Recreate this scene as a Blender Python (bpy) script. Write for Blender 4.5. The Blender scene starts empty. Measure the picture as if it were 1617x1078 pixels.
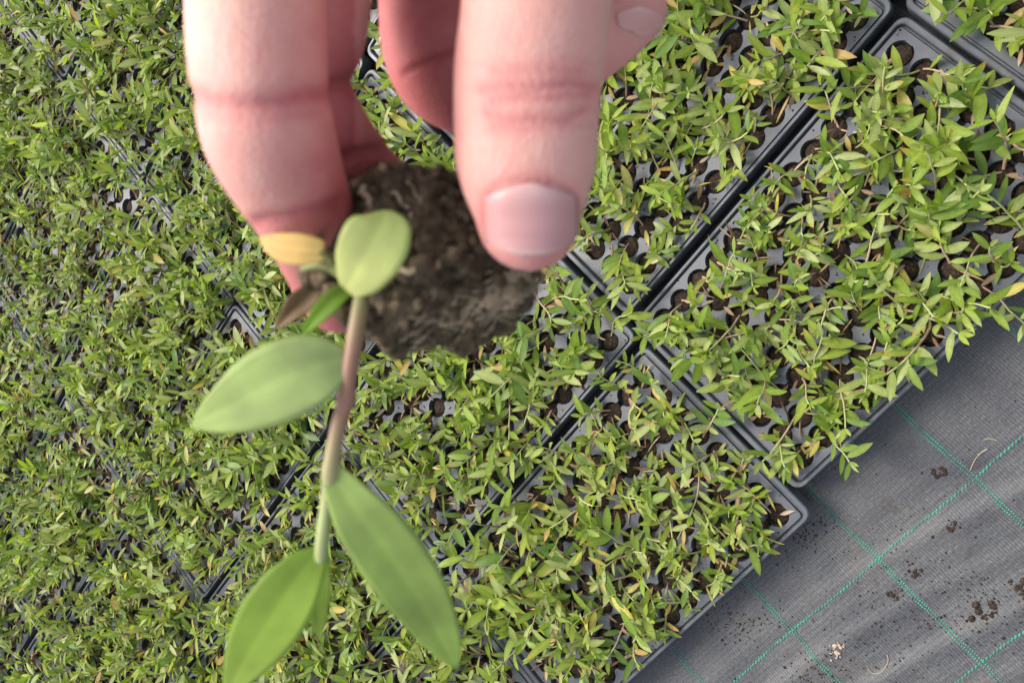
import bpy, bmesh, math, random
import numpy as np
from mathutils import Vector, Matrix
from mathutils.bvhtree import BVHTree
from mathutils import noise as mnoise

scene = bpy.context.scene
col = scene.collection
rng = np.random.default_rng(11)
random.seed(5)

# ------------------------------------------------------------------ camera
PITCH, ROLL, HEAD = (math.radians(a) for a in (58.9, -5.9, -139.18))
FPX, CX, CY = 1400.0, 808.5, 539.0          # focal length and centre, in photograph pixels (1617 wide)
TRAY_TOP = 0.045
CAM = np.array([0.0, 0.0, 1.0 + TRAY_TOP])
def _axes():
    fw = np.array([math.cos(PITCH), 0, -math.sin(PITCH)]); up = np.array([math.sin(PITCH), 0, math.cos(PITCH)])
    iu = np.cross(fw, up); ir = -up
    c, s = math.cos(ROLL), math.sin(ROLL)
    ir, iu = c*ir + s*iu, -s*ir + c*iu
    e1 = np.array([math.cos(HEAD), math.sin(HEAD), 0]); e2 = np.array([-math.sin(HEAD), math.cos(HEAD), 0])
    R = np.array([e1, e2, [0, 0, 1]])
    return R @ fw, R @ ir, R @ iu
FW, IR, IU = _axes()
cam_data = bpy.data.cameras.new('camera')
cam = bpy.data.objects.new('camera', cam_data); col.objects.link(cam)
cam_data.sensor_width = 36.0; cam_data.lens = FPX/1617*36
cam_data.clip_start = 0.005; cam_data.clip_end = 500
M = Matrix.Identity(4)
for i in range(3):
    M[i][0], M[i][1], M[i][2], M[i][3] = IR[i], IU[i], -FW[i], CAM[i]
cam.matrix_world = M
cam_data.dof.use_dof = True; cam_data.dof.focus_distance = 1.12; cam_data.dof.aperture_fstop = 32.0
scene.camera = cam

# ------------------------------------------------------------------ light
SUN_H = 0.9*(-IR) + 0.25*IU; SUN_H[2] = 0; SUN_H /= np.linalg.norm(SUN_H)
ELEV = math.radians(52)
TO_SUN = Vector((SUN_H[0]*math.cos(ELEV), SUN_H[1]*math.cos(ELEV), math.sin(ELEV)))
world = bpy.data.worlds.new('World'); scene.world = world; world.use_nodes = True
wn = world.node_tree; bg = wn.nodes['Background']
sky = wn.nodes.new('ShaderNodeTexSky'); sky.sky_type = 'NISHITA'; sky.sun_disc = False
sky.sun_elevation = ELEV; sky.sun_rotation = math.atan2(TO_SUN.x, TO_SUN.y)
sky.air_density = 1.0; sky.dust_density = 3.0
hs = wn.nodes.new('ShaderNodeHueSaturation'); hs.inputs['Saturation'].default_value = 0.5
wn.links.new(sky.outputs[0], hs.inputs['Color']); wn.links.new(hs.outputs[0], bg.inputs['Color'])
bg.inputs['Strength'].default_value = 0.15
sun_data = bpy.data.lights.new('sun', 'SUN'); sun_data.energy = 1.5; sun_data.angle = math.radians(26)
sun_data.color = (1.0, 0.95, 0.87)
sun = bpy.data.objects.new('sun', sun_data); col.objects.link(sun)
sun.rotation_euler = TO_SUN.to_track_quat('Z', 'Y').to_euler()
scene.view_settings.view_transform = 'Standard'; scene.view_settings.look = 'None'
scene.view_settings.exposure = 1.17; scene.view_settings.gamma = 1.0
scene.render.engine = 'CYCLES'
scene.cycles.use_denoising = True
scene.cycles.max_bounces = 8

def at(px, py, d_cm):
    """a point of the place, from its bearing in the photograph and its distance (cm)"""
    d = d_cm/100.0
    return CAM + FW*d + IR*((px-CX)/FPX*d) + IU*((CY-py)/FPX*d)
def project(P):
    q = np.asarray(P) - CAM
    z = q @ FW
    return CX + FPX*(q @ IR)/z, CY - FPX*(q @ IU)/z, z

# ------------------------------------------------------------------ helpers
def tag(o, label, cat, group=None):
    o['label'] = label; o['category'] = cat
    if group: o['group'] = group
    return o
def empty(name, loc):
    o = bpy.data.objects.new(name, None); col.objects.link(o); o.location = loc
    o.empty_display_size = 0.01
    return o
def mesh_from(name, V, F, mat=None, colors=None, smooth=True):
    me = bpy.data.meshes.new(name)
    me.from_pydata([tuple(v) for v in V] if not isinstance(V, np.ndarray) else V.tolist(), [], F if isinstance(F, list) else F.tolist())
    if colors is not None:
        a = me.attributes.new('tint', 'FLOAT_COLOR', 'POINT')
        c4 = np.ones((len(V), 4), dtype=np.float32); c4[:, :3] = colors
        a.data.foreach_set('color', c4.ravel())
    if mat: me.materials.append(mat)
    if smooth: me.polygons.foreach_set('use_smooth', [True]*len(me.polygons))
    me.update()
    return me
def obj(name, me, parent=None):
    o = bpy.data.objects.new(name, me); col.objects.link(o)
    if parent is not None: o.parent = parent
    return o

def new_mat(name):
    m = bpy.data.materials.new(name); m.use_nodes = True
    nt = m.node_tree
    return m, nt, nt.nodes['Principled BSDF'], nt.nodes['Material Output']
def N(nt, kind, **kw):
    n = nt.nodes.new(kind)
    for k, v in kw.items():
        if k in n.inputs: n.inputs[k].default_value = v
        else: setattr(n, k, v)
    return n
def L(nt, a, b): nt.links.new(a, b)
def ramp(nt, fac, stops):
    r = nt.nodes.new('ShaderNodeValToRGB')
    e = r.color_ramp.elements
    while len(e) < len(stops): e.new(0.5)
    for k, (p, c) in enumerate(stops):
        e[k].position = p; e[k].color = (*c, 1)
    nt.links.new(fac, r.inputs[0])
    return r
def bump(nt, b, height, strength, dist):
    n = N(nt, 'ShaderNodeBump'); n.inputs['Strength'].default_value = strength; n.inputs['Distance'].default_value = dist
    L(nt, height, n.inputs['Height']); L(nt, n.outputs[0], b.inputs['Normal'])

# ------------------------------------------------------------------ materials
def leaf_material(name, trans=0.3, rough=0.42, vein=False):
    m, nt, b, out = new_mat(name)
    at_ = N(nt, 'ShaderNodeAttribute', attribute_name='tint')
    tc = N(nt, 'ShaderNodeTexCoord')
    nz = N(nt, 'ShaderNodeTexNoise', Scale=(9.0 if not vein else 120.0), Detail=3.0)
    L(nt, tc.outputs['Object'], nz.inputs['Vector'])
    mr = N(nt, 'ShaderNodeMapRange'); mr.inputs[1].default_value = 0.3; mr.inputs[2].default_value = 0.7
    mr.inputs[3].default_value = 0.82; mr.inputs[4].default_value = 1.15
    L(nt, nz.outputs['Fac'], mr.inputs[0])
    mul = N(nt, 'ShaderNodeVectorMath', operation='SCALE')
    L(nt, at_.outputs['Color'], mul.inputs[0]); L(nt, mr.outputs[0], mul.inputs['Scale'])
    L(nt, mul.outputs[0], b.inputs['Base Color'])
    b.inputs['Roughness'].default_value = rough
    b.inputs['Specular IOR Level'].default_value = 0.34
    tr = N(nt, 'ShaderNodeBsdfTranslucent')
    tm = N(nt, 'ShaderNodeMix', data_type='RGBA', blend_type='MULTIPLY'); tm.inputs['Factor'].default_value = 1
    L(nt, mul.outputs[0], tm.inputs['A']); tm.inputs['B'].default_value = (1.25, 1.3, 0.6, 1)
    L(nt, tm.outputs['Result'], tr.inputs['Color'])
    mx = N(nt, 'ShaderNodeMixShader'); mx.inputs[0].default_value = trans
    L(nt, b.outputs[0], mx.inputs[1]); L(nt, tr.outputs[0], mx.inputs[2]); L(nt, mx.outputs[0], out.inputs['Surface'])
    if vein:
        uv = N(nt, 'ShaderNodeAttribute', attribute_name='across')
        w = N(nt, 'ShaderNodeMath', operation='MULTIPLY'); w.inputs[1].default_value = 42.0
        L(nt, uv.outputs['Fac'], w.inputs[0])
        s = N(nt, 'ShaderNodeMath', operation='SINE'); L(nt, w.outputs[0], s.inputs[0])
        bump(nt, b, s.outputs[0], 0.09, 0.0004)
    return m
M_LEAF = leaf_material('seedling_leaf', 0.42)
M_HERO = leaf_material('held_leaf', 0.42, 0.5, True)
def stem_material(name, a, c):
    m, nt, b, out = new_mat(name)
    t = N(nt, 'ShaderNodeAttribute', attribute_name='tint')
    L(nt, t.outputs['Color'], b.inputs['Base Color']); b.inputs['Roughness'].default_value = 0.5
    return m
M_STEM = stem_material('stem', None, None)

m, nt, b, out = new_mat('tray_plastic'); M_TRAY = m
tc = N(nt, 'ShaderNodeTexCoord')
geo = N(nt, 'ShaderNodeNewGeometry')
nz = N(nt, 'ShaderNodeTexNoise', Scale=35.0, Detail=5.0, Roughness=0.65); L(nt, geo.outputs['Position'], nz.inputs['Vector'])
r = ramp(nt, nz.outputs['Fac'], [(0.3, (0.045, 0.050, 0.060)), (0.6, (0.068, 0.074, 0.087)), (0.8, (0.115, 0.113, 0.112))])
dz = N(nt, 'ShaderNodeTexNoise', Scale=75.0, Detail=8.0, Roughness=0.75); L(nt, geo.outputs['Position'], dz.inputs['Vector'])
dr = ramp(nt, dz.outputs['Fac'], [(0.58, (0, 0, 0)), (0.66, (1, 1, 1))])
dm = N(nt, 'ShaderNodeMix', data_type='RGBA'); L(nt, dr.outputs[0], dm.inputs['Factor'])
L(nt, r.outputs[0], dm.inputs['A']); dm.inputs['B'].default_value = (0.055, 0.040, 0.030, 1)
L(nt, dm.outputs['Result'], b.inputs['Base Color'])
r2 = ramp(nt, nz.outputs['Fac'], [(0.3, (0.36,)*3), (0.75, (0.58,)*3)])
L(nt, r2.outputs[0], b.inputs['Roughness'])
b.inputs['Specular IOR Level'].default_value = 0.6
nz2 = N(nt, 'ShaderNodeTexNoise', Scale=900.0, Detail=2.0); L(nt, geo.outputs['Position'], nz2.inputs['Vector'])
bump(nt, b, nz2.outputs['Fac'], 0.12, 0.0006)

def soil_material(name, scale, dark, mid, light):
    m, nt, b, out = new_mat(name)
    geo = N(nt, 'ShaderNodeNewGeometry')
    nz = N(nt, 'ShaderNodeTexNoise', Scale=scale, Detail=8.0, Roughness=0.75); L(nt, geo.outputs['Position'], nz.inputs['Vector'])
    vo = N(nt, 'ShaderNodeTexVoronoi', Scale=scale*0.9); L(nt, geo.outputs['Position'], vo.inputs['Vector'])
    r = ramp(nt, nz.outputs['Fac'], [(0.32, dark), (0.55, mid), (0.74, light)])
    L(nt, r.outputs[0], b.inputs['Base Color']); b.inputs['Roughness'].default_value = 0.9
    b.inputs['Specular IOR Level'].default_value = 0.25
    ad = N(nt, 'ShaderNodeMath', operation='ADD'); L(nt, nz.outputs['Fac'], ad.inputs[0]); L(nt, vo.outputs['Distance'], ad.inputs[1])
    bump(nt, b, ad.outputs[0], 0.9, 0.6/scale)
    return m
M_SOIL = soil_material('potting_soil', 330.0, (0.014, 0.009, 0.006), (0.045, 0.029, 0.019), (0.15, 0.10, 0.065))
M_ROOTBALL = soil_material('root_ball_soil', 420.0, (0.032, 0.022, 0.013), (0.140, 0.100, 0.058), (0.42, 0.33, 0.20))
m, nt, b, out = new_mat('root'); M_ROOT = m
b.inputs['Base Color'].default_value = (0.34, 0.26, 0.16, 1); b.inputs['Roughness'].default_value = 0.6
m, nt, b, out = new_mat('pale_debris'); M_DEBRIS = m
b.inputs['Base Color'].default_value = (0.36, 0.27, 0.19, 1); b.inputs['Roughness'].default_value = 0.8

# woven ground cloth
m, nt, b, out = new_mat('woven_cloth'); M_CLOTH = m
geo = N(nt, 'ShaderNodeNewGeometry')
sep = N(nt, 'ShaderNodeSeparateXYZ'); L(nt, geo.outputs['Position'], sep.inputs[0])
big = N(nt, 'ShaderNodeTexNoise', Scale=7.0, Detail=6.0, Roughness=0.6); L(nt, geo.outputs['Position'], big.inputs['Vector'])
warp = N(nt, 'ShaderNodeTexNoise', Scale=18.0, Detail=2.0); L(nt, geo.outputs['Position'], warp.inputs['Vector'])
def ribs(axis, period, wamp):
    a = N(nt, 'ShaderNodeMath', operation='MULTIPLY'); a.inputs[1].default_value = 2*math.pi/period
    L(nt, sep.outputs[axis], a.inputs[0])
    w = N(nt, 'ShaderNodeMath', operation='MULTIPLY_ADD'); w.inputs[1].default_value = wamp
    L(nt, warp.outputs['Fac'], w.inputs[0]); L(nt, a.outputs[0], w.inputs[2])
    s = N(nt, 'ShaderNodeMath', operation='SINE'); L(nt, w.outputs[0], s.inputs[0])
    return s
rx = ribs('X', 0.0033, 9.0); ry = ribs('Y', 0.0061, 5.0)
wv = N(nt, 'ShaderNodeMath', operation='MULTIPLY_ADD'); wv.inputs[1].default_value = 0.35
L(nt, ry.outputs[0], wv.inputs[0]); L(nt, rx.outputs[0], wv.inputs[2])
fine = N(nt, 'ShaderNodeTexNoise', Scale=300.0, Detail=5.0, Roughness=0.8); L(nt, geo.outputs['Position'], fine.inputs['Vector'])
mixf = N(nt, 'ShaderNodeMath', operation='MULTIPLY_ADD'); mixf.inputs[1].default_value = 0.14
pm_ = N(nt, 'ShaderNodeTexNoise', Scale=26.0, Detail=5.0, Roughness=0.7); L(nt, geo.outputs['Position'], pm_.inputs['Vector'])
pr_ = N(nt, 'ShaderNodeMapRange'); pr_.inputs[1].default_value = 0.36; pr_.inputs[2].default_value = 0.64; pr_.inputs[3].default_value = 0.15; pr_.inputs[4].default_value = 1.0
L(nt, pm_.outputs['Fac'], pr_.inputs[0])
wm_ = N(nt, 'ShaderNodeMath', operation='MULTIPLY'); L(nt, wv.outputs[0], wm_.inputs[0]); L(nt, pr_.outputs[0], wm_.inputs[1])
L(nt, wm_.outputs[0], mixf.inputs[0]); L(nt, fine.outputs['Fac'], mixf.inputs[2])
rw = ramp(nt, mixf.outputs[0], [(0.26, (0.032, 0.033, 0.035)), (0.52, (0.066, 0.066, 0.067)), (0.78, (0.135, 0.134, 0.132))])
rd = ramp(nt, big.outputs['Fac'], [(0.36, (0.65, 0.66, 0.72)), (0.52, (1, 1, 1)), (0.70, (1.15, 1.0, 0.84))])
mm = N(nt, 'ShaderNodeMix', data_type='RGBA', blend_type='MULTIPLY'); mm.inputs['Factor'].default_value = 1
L(nt, rw.outputs[0], mm.inputs['A']); L(nt, rd.outputs[0], mm.inputs['B'])
dn = N(nt, 'ShaderNodeTexNoise', Scale=42.0, Detail=9.0, Roughness=0.72); L(nt, geo.outputs['Position'], dn.inputs['Vector'])
dr = ramp(nt, dn.outputs['Fac'], [(0.57, (0, 0, 0)), (0.70, (1, 1, 1))])
md = N(nt, 'ShaderNodeMix', data_type='RGBA'); L(nt, dr.outputs[0], md.inputs['Factor'])
L(nt, mm.outputs['Result'], md.inputs['A']); md.inputs['B'].default_value = (0.045, 0.030, 0.021, 1)
L(nt, md.outputs['Result'], b.inputs['Base Color'])
b.inputs['Roughness'].default_value = 0.55; b.inputs['Specular IOR Level'].default_value = 0.5
bump(nt, b, wv.outputs[0], 0.25, 0.0005)
m, nt, b, out = new_mat('green_yarn'); M_YARN = m
geo = N(nt, 'ShaderNodeNewGeometry')
nz = N(nt, 'ShaderNodeTexNoise', Scale=60.0, Detail=4.0); L(nt, geo.outputs['Position'], nz.inputs['Vector'])
r = ramp(nt, nz.outputs['Fac'], [(0.35, (0.035, 0.11, 0.08)), (0.62, (0.035, 0.25, 0.165))])
L(nt, r.outputs[0], b.inputs['Base Color']); b.inputs['Roughness'].default_value = 0.5

# ------------------------------------------------------------------ ground: woven cloth
def cloth_h(x, y):
    x = np.asarray(x, float); y = np.asarray(y, float)
    near = np.exp(-((x+0.4)/1.1)**2) * np.exp(-((y+0.22)/0.16)**4)       # the bare strip is rumpled, under the trays it lies flat
    k = y + 0.10*np.sin(x*5.1+0.6)*0.35
    return near*(0.0016*np.sin(k*66 + 1.3*np.sin(x*7)) + 0.0011*np.sin(k*118 + x*9 + 0.8) + 0.0008*np.sin(x*31 + y*17) + 0.0006*np.sin(k*231 + x*21))
def axis(fine0, fine1, step, far):
    a = list(np.arange(fine0, fine1, step))
    lo, hi, s = [], [], step
    v0, v1 = fine0, a[-1]
    while v0 > -far:
        s *= 1.6; v0 -= s; v1 += s; lo.append(v0); hi.append(v1)
    return np.array(lo[::-1] + a + hi)
gx = axis(-1.3, 0.5, 0.007, 40); gy = axis(-0.5, 0.12, 0.005, 40)
X, Y = np.meshgrid(gx, gy, indexing='ij')
Z = cloth_h(X, Y)
V = np.stack([X.ravel(), Y.ravel(), Z.ravel()], 1)
nx, ny = len(gx), len(gy)
I = (np.arange(nx-1)[:, None]*ny + np.arange(ny-1)[None, :]).ravel()
F = np.stack([I, I+ny, I+ny+1, I+1], 1)
ground = obj('ground', mesh_from('ground', V, F, M_CLOTH)); ground['kind'] = 'structure'
ground['label'] = 'black woven ground cloth with green grid lines'; 

def stitches(quads):
    V, F = [], []
    for (cx, cy, dx, dy, wx, wy) in quads:
        k = len(V)
        for s, t in ((-1, -1), (1, -1), (1, 1), (-1, 1)):
            x = cx + s*dx + t*wx; y = cy + s*dy + t*wy
            V.append((x, y, float(cloth_h(x, y)) + 0.0004))
        V.append((cx, cy, float(cloth_h(cx, cy)) + 0.0011))
        F += [(k, k+1, k+4), (k+1, k+2, k+4), (k+2, k+3, k+4), (k+3, k, k+4)]
    return V, F
for y0 in (-0.094, -0.236, -0.378):                     # runs along the trays: slanting stitches
    q = []
    x = -1.5
    while x < 0.5:
        yy = y0 + 0.0010*math.sin(x*37) + random.gauss(0, 0.0002)
        q.append((x, yy, 0.0018, 0.0011, -0.0005, 0.0009)); x += 0.0049 + random.gauss(0, 0.0003)
    obj('green_line', mesh_from('green_line', *stitches(q), M_YARN, smooth=False), ground)
for x0 in [-0.188 + 0.137*k for k in range(-7, 5)]:      # runs across: two rows of short stitches
    q = []
    y = -0.62
    while y < 0.10:
        for s in (-1, 1):
            xx = x0 + s*0.0019 + 0.0007*math.sin(y*50) + random.gauss(0, 0.00015)
            q.append((xx, y + s*0.0006, 0.0010, 0.0, 0.0, 0.0009))
        y += 0.0029
    obj('green_line', mesh_from('green_line', *stitches(q), M_YARN, smooth=False), ground)

# ------------------------------------------------------------------ plug trays
P = 0.0313; NU, NV = 13, 8
TL, TW = 0.441, 0.2715                                    # outer size
RIM_U = (TL - NU*P)/2; RIM_V = (TW - NV*P)/2
SOIL_Z = -0.0062
def tray_plate_mesh():
    V, F = [], []
    R, w, depth = 0.445*P, 0.13*P, 0.036
    th0 = math.asin(w/R)
    n = 9
    for iu in range(NU):
        for iv in range(NV):
            cx = (iu - (NU-1)/2)*P; cy = (iv - (NV-1)/2)*P
            for s in (1, -1):
                arc = []
                for k in range(n+1):
                    th = th0 + (math.pi - 2*th0)*k/n
                    arc.append((R*math.cos(th), R*math.sin(th)))
                last_l = iu == 0; last_r = iu == NU-1
                line = [(P/2, w)] + arc + [(-P/2, w)]
                k0 = len(V)
                m_ = len(line)
                for (x, y) in line: V.append((cx+x, cy+s*y, 0))
                for j, (x, y) in enumerate(line):
                    V.append((cx+x, cy+s*P/2, 0))
                for j in range(m_-1):
                    f = (k0+j, k0+j+1, k0+m_+j+1, k0+m_+j)
                    F.append(f[::-1] if s > 0 else f)
                # cup walls under the arc (slightly tapered, with a rounded lip)
                k1 = len(V)
                for (x, y) in line[1:-1]:
                    V.append((cx+x*0.985, cy+s*y*0.985, -0.0012)); V.append((cx+x*0.72, cy+s*y*0.72, -depth))
                for j in range(n):
                    a = k0+1+j
                    f1 = (a, a+1, k1+2*(j+1), k1+2*j); f2 = (k1+2*j, k1+2*(j+1), k1+2*(j+1)+1, k1+2*j+1)
                    F.append(f1 if s > 0 else f1[::-1]); F.append(f2 if s > 0 else f2[::-1])
            # lowered bridges between neighbours of one run
            for sx, end in ((1, iu == NU-1), (-1, iu == 0)):
                xa = sx*R*math.cos(th0)*0.93; xb = sx*P/2
                zb = -0.013 if not end else -0.0002
                k = len(V)
                V += [(cx+xa, cy-w*1.05, zb), (cx+xb, cy-w*1.05, zb), (cx+xb, cy+w*1.05, zb), (cx+xa, cy+w*1.05, zb),
                      (cx+xa, cy-w*1.05, -depth), (cx+xa, cy+w*1.05, -depth)]
                F.append((k, k+1, k+2, k+3) if sx > 0 else (k+3, k+2, k+1, k))
                F.append((k, k+3, k+5, k+4) if sx > 0 else (k+4, k+5, k+3, k))
                if not end:
                    for sy in (-1, 1):
                        k = len(V)
                        V += [(cx+xa*1.075, cy+sy*w, 0), (cx+xb, cy+sy*w, 0), (cx+xb, cy+sy*w, zb-0.0004), (cx+xa*1.075, cy+sy*w, zb-0.0004)]
                        F.append((k, k+1, k+2, k+3))
    return mesh_from('cell_plate', V, F, M_TRAY, smooth=False)
def rim_mesh():
    # rings from the plate's edge outwards: flat band, groove, raised bead, skirt
    hu, hv = NU*P/2, NV*P/2
    prof = [(0.0, 0.0, 0.0005), (0.30, 0.0, 0.004), (0.36, -0.0030, 0.006), (0.46, -0.0032, 0.007), (0.54, 0.0022, 0.008), (0.62, 0.0030, 0.009), (0.86, 0.0030, 0.011), (0.94, 0.0018, 0.012), (0.985, -0.0045, 0.012), (1.0, -0.016, 0.012), (0.93, -0.0165, 0.011), (0.55, -0.030, 0.009), (0.40, -0.0445, 0.008)]
    V, F = [], []
    nseg = 5
    rings = []
    for (t, z, r) in prof:
        a = hu + RIM_U*t; b_ = hv + RIM_V*t
        ring = []
        for qx, qy, st in ((1, 1, 0), (-1, 1, 90), (-1, -1, 180), (1, -1, 270)):
            for j in range(nseg+1):
                th = math.radians(st + 90*j/nseg)
                ring.append((qx*(a-r) + r*math.cos(th), qy*(b_-r) + r*math.sin(th), z))
        rings.append(ring)
    m_ = len(rings[0])
    for ring in rings: V += ring
    for i in range(len(rings)-1):
        for j in range(m_):
            k = (j+1) % m_
            F.append((i*m_+j, (i+1)*m_+j, (i+1)*m_+k, i*m_+k))
    me = mesh_from('rim', V, F, M_TRAY, smooth=False)
    return me
ME_PLATE, ME_RIM = tray_plate_mesh(), rim_mesh()
ROW_U = [0.345+0.0, -0.104, -0.548, -0.988, -1.432, -1.878, -2.325]      # row centres
ROW_U[0] = 0.343; ROW_U[1] = -0.101
ROW_V0 = [0.020, 0.014, -0.015, -0.020, -0.070, -0.03, -0.05]            # outer edge of each row
PV = 0.280
trays = []
def in_view(pts, mx, my):
    for p in pts:
        px, py, z = project(p)
        if z > 0.2 and -mx < px < 1617+mx and -my < py < 1078+my: return True
    return False
for ri, (u0, v0) in enumerate(zip(ROW_U, ROW_V0)):
    for k in range(-1 if ri >= 3 else 0, 9):
        if ri == 3 and k < 0: continue
        cu = u0 + rng.normal(0, 0.0012); cv = v0 + (PV if ri < 2 else 0.2775)*k + PV/2 - 0.002 + rng.normal(0, 0.0012) + (0.006*k if ri == 2 else 0)
        rz = rng.normal(0, 0.004)
        pts = [(cu+a*TL/2, cv+b_*TW/2, TRAY_TOP) for a in (-1, 0, 1) for b_ in (-1, 0, 1)]
        if not in_view(pts, 230, 160): continue
        trays.append((ri, k, cu, cv, rz))
tray_ob = {}
ORD = 'first second third fourth fifth sixth seventh eighth ninth tenth eleventh twelfth thirteenth'.split()
ROWNAME = ["past the exposed tray's end", "in the exposed edge tray's row", "in the jutting edge tray's row", "one row past the jutting tray", "two rows past the jutting tray", "three rows past the jutting tray", "four rows past the jutting tray"]
for (ri, k, cu, cv, rz) in trays:
    t = empty('plug_tray', (cu, cv, TRAY_TOP)); t.rotation_euler = (0, 0, rz)
    o1 = obj('cell_plate', ME_PLATE, t); o2 = obj('rim', ME_RIM, t)
    nth = ORD[k] if k >= 0 else 'outermost'
    if (ri, k) == (1, 0): lab = 'black plug tray bordering the bare cloth, its long rim fully exposed'
    elif (ri, k) == (2, 0): lab = 'black plug tray bordering the cloth, jutting slightly past its neighbour'
    else: lab = f'black plug tray, {nth} in from the bare cloth, ' + ROWNAME[ri]
    tag(t, lab, 'tray', 'plug trays laid out in rows'); tray_ob[(ri, k)] = t

# ------------------------------------------------------------------ seedlings
GREENS = [(0.202, 0.278, 0.032), (0.165, 0.245, 0.029), (0.115, 0.190, 0.030), (0.260, 0.322, 0.046), (0.275, 0.325, 0.088), (0.180, 0.255, 0.040), (0.315, 0.360, 0.125)]
YELLOWS = [(0.50, 0.42, 0.09), (0.42, 0.38, 0.12), (0.46, 0.31, 0.10)]
TANS = [(0.40, 0.26, 0.15), (0.50, 0.38, 0.27), (0.24, 0.13, 0.07)]
ROWS_L = 7
def leaf_geo(kind, tint, seed):
    r = np.random.default_rng(seed)
    t = np.linspace(0, 1, ROWS_L)
    prof = np.array([0.10, 0.66, 0.95, 1.0, 0.90, 0.60, 0.04])
    arch = r.uniform(0.05, 0.28); tw = r.normal(0, 0.25); fold = r.uniform(0.10, 0.32); side = r.normal(0, 0.06)
    if kind == 'dry': arch, tw, fold = r.uniform(-0.25, 0.3), r.normal(0, 0.9), r.uniform(0.4, 0.9)
    V, C = [], []
    tint = np.array(tint)
    tip_yellow = kind == 'green' and r.random() < 0.16
    for i, ti in enumerate(t):
        z = arch*(0.6*ti - 1.5*ti*ti + 0.25*ti) * 1.0
        yc = side*math.sin(ti*math.pi)
        a = tw*ti
        w = 0.5*prof[i]
        for s in (-1, -0.5, 0, 0.5, 1) if False else (-1, 0, 1):
            yy, zz = s*w, abs(s)*w*fold
            if s and kind != 'dry': zz += 0.04*math.sin(ti*9 + s + seed)
            V.append((ti, yc + yy*math.cos(a) - zz*math.sin(a), z + yy*math.sin(a)*0.33 + zz*math.cos(a)*0.33))
            c = tint*(1.22 if s == 0 else 0.96)
            if tip_yellow and ti > 0.7: c = 0.3*c + 0.7*np.array((0.42, 0.30, 0.05))
            if kind == 'green' and ti < 0.15: c = 0.5*c + 0.5*np.array((0.26, 0.32, 0.11))
            C.append(c)
    F = []
    for i in range(ROWS_L-1):
        for j in range(2):
            k = i*3+j
            F.append((k, k+3, k+4, k+1))
    return np.array(V), F, np.array(C)
LEAVES = []                                              # (kind, V, F, C, mesh)
for gi, g in enumerate(GREENS):
    for s in range(5): LEAVES.append(['green', *leaf_geo('green', g, 100+gi*10+s)])
n_green = len(LEAVES)
for gi, g in enumerate(YELLOWS):
    for s in range(3): LEAVES.append(['yellow', *leaf_geo('yellow', g, 300+gi*10+s)])
n_yellow = len(LEAVES)
for gi, g in enumerate(TANS):
    for s in range(3): LEAVES.append(['dry', *leaf_geo('dry', g, 400+gi*10+s)])
n_all = len(LEAVES)
for e in LEAVES: e.append(mesh_from('dry_leaf' if e[0] == 'dry' else 'leaf', e[1], e[2], M_LEAF, e[3]))

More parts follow.
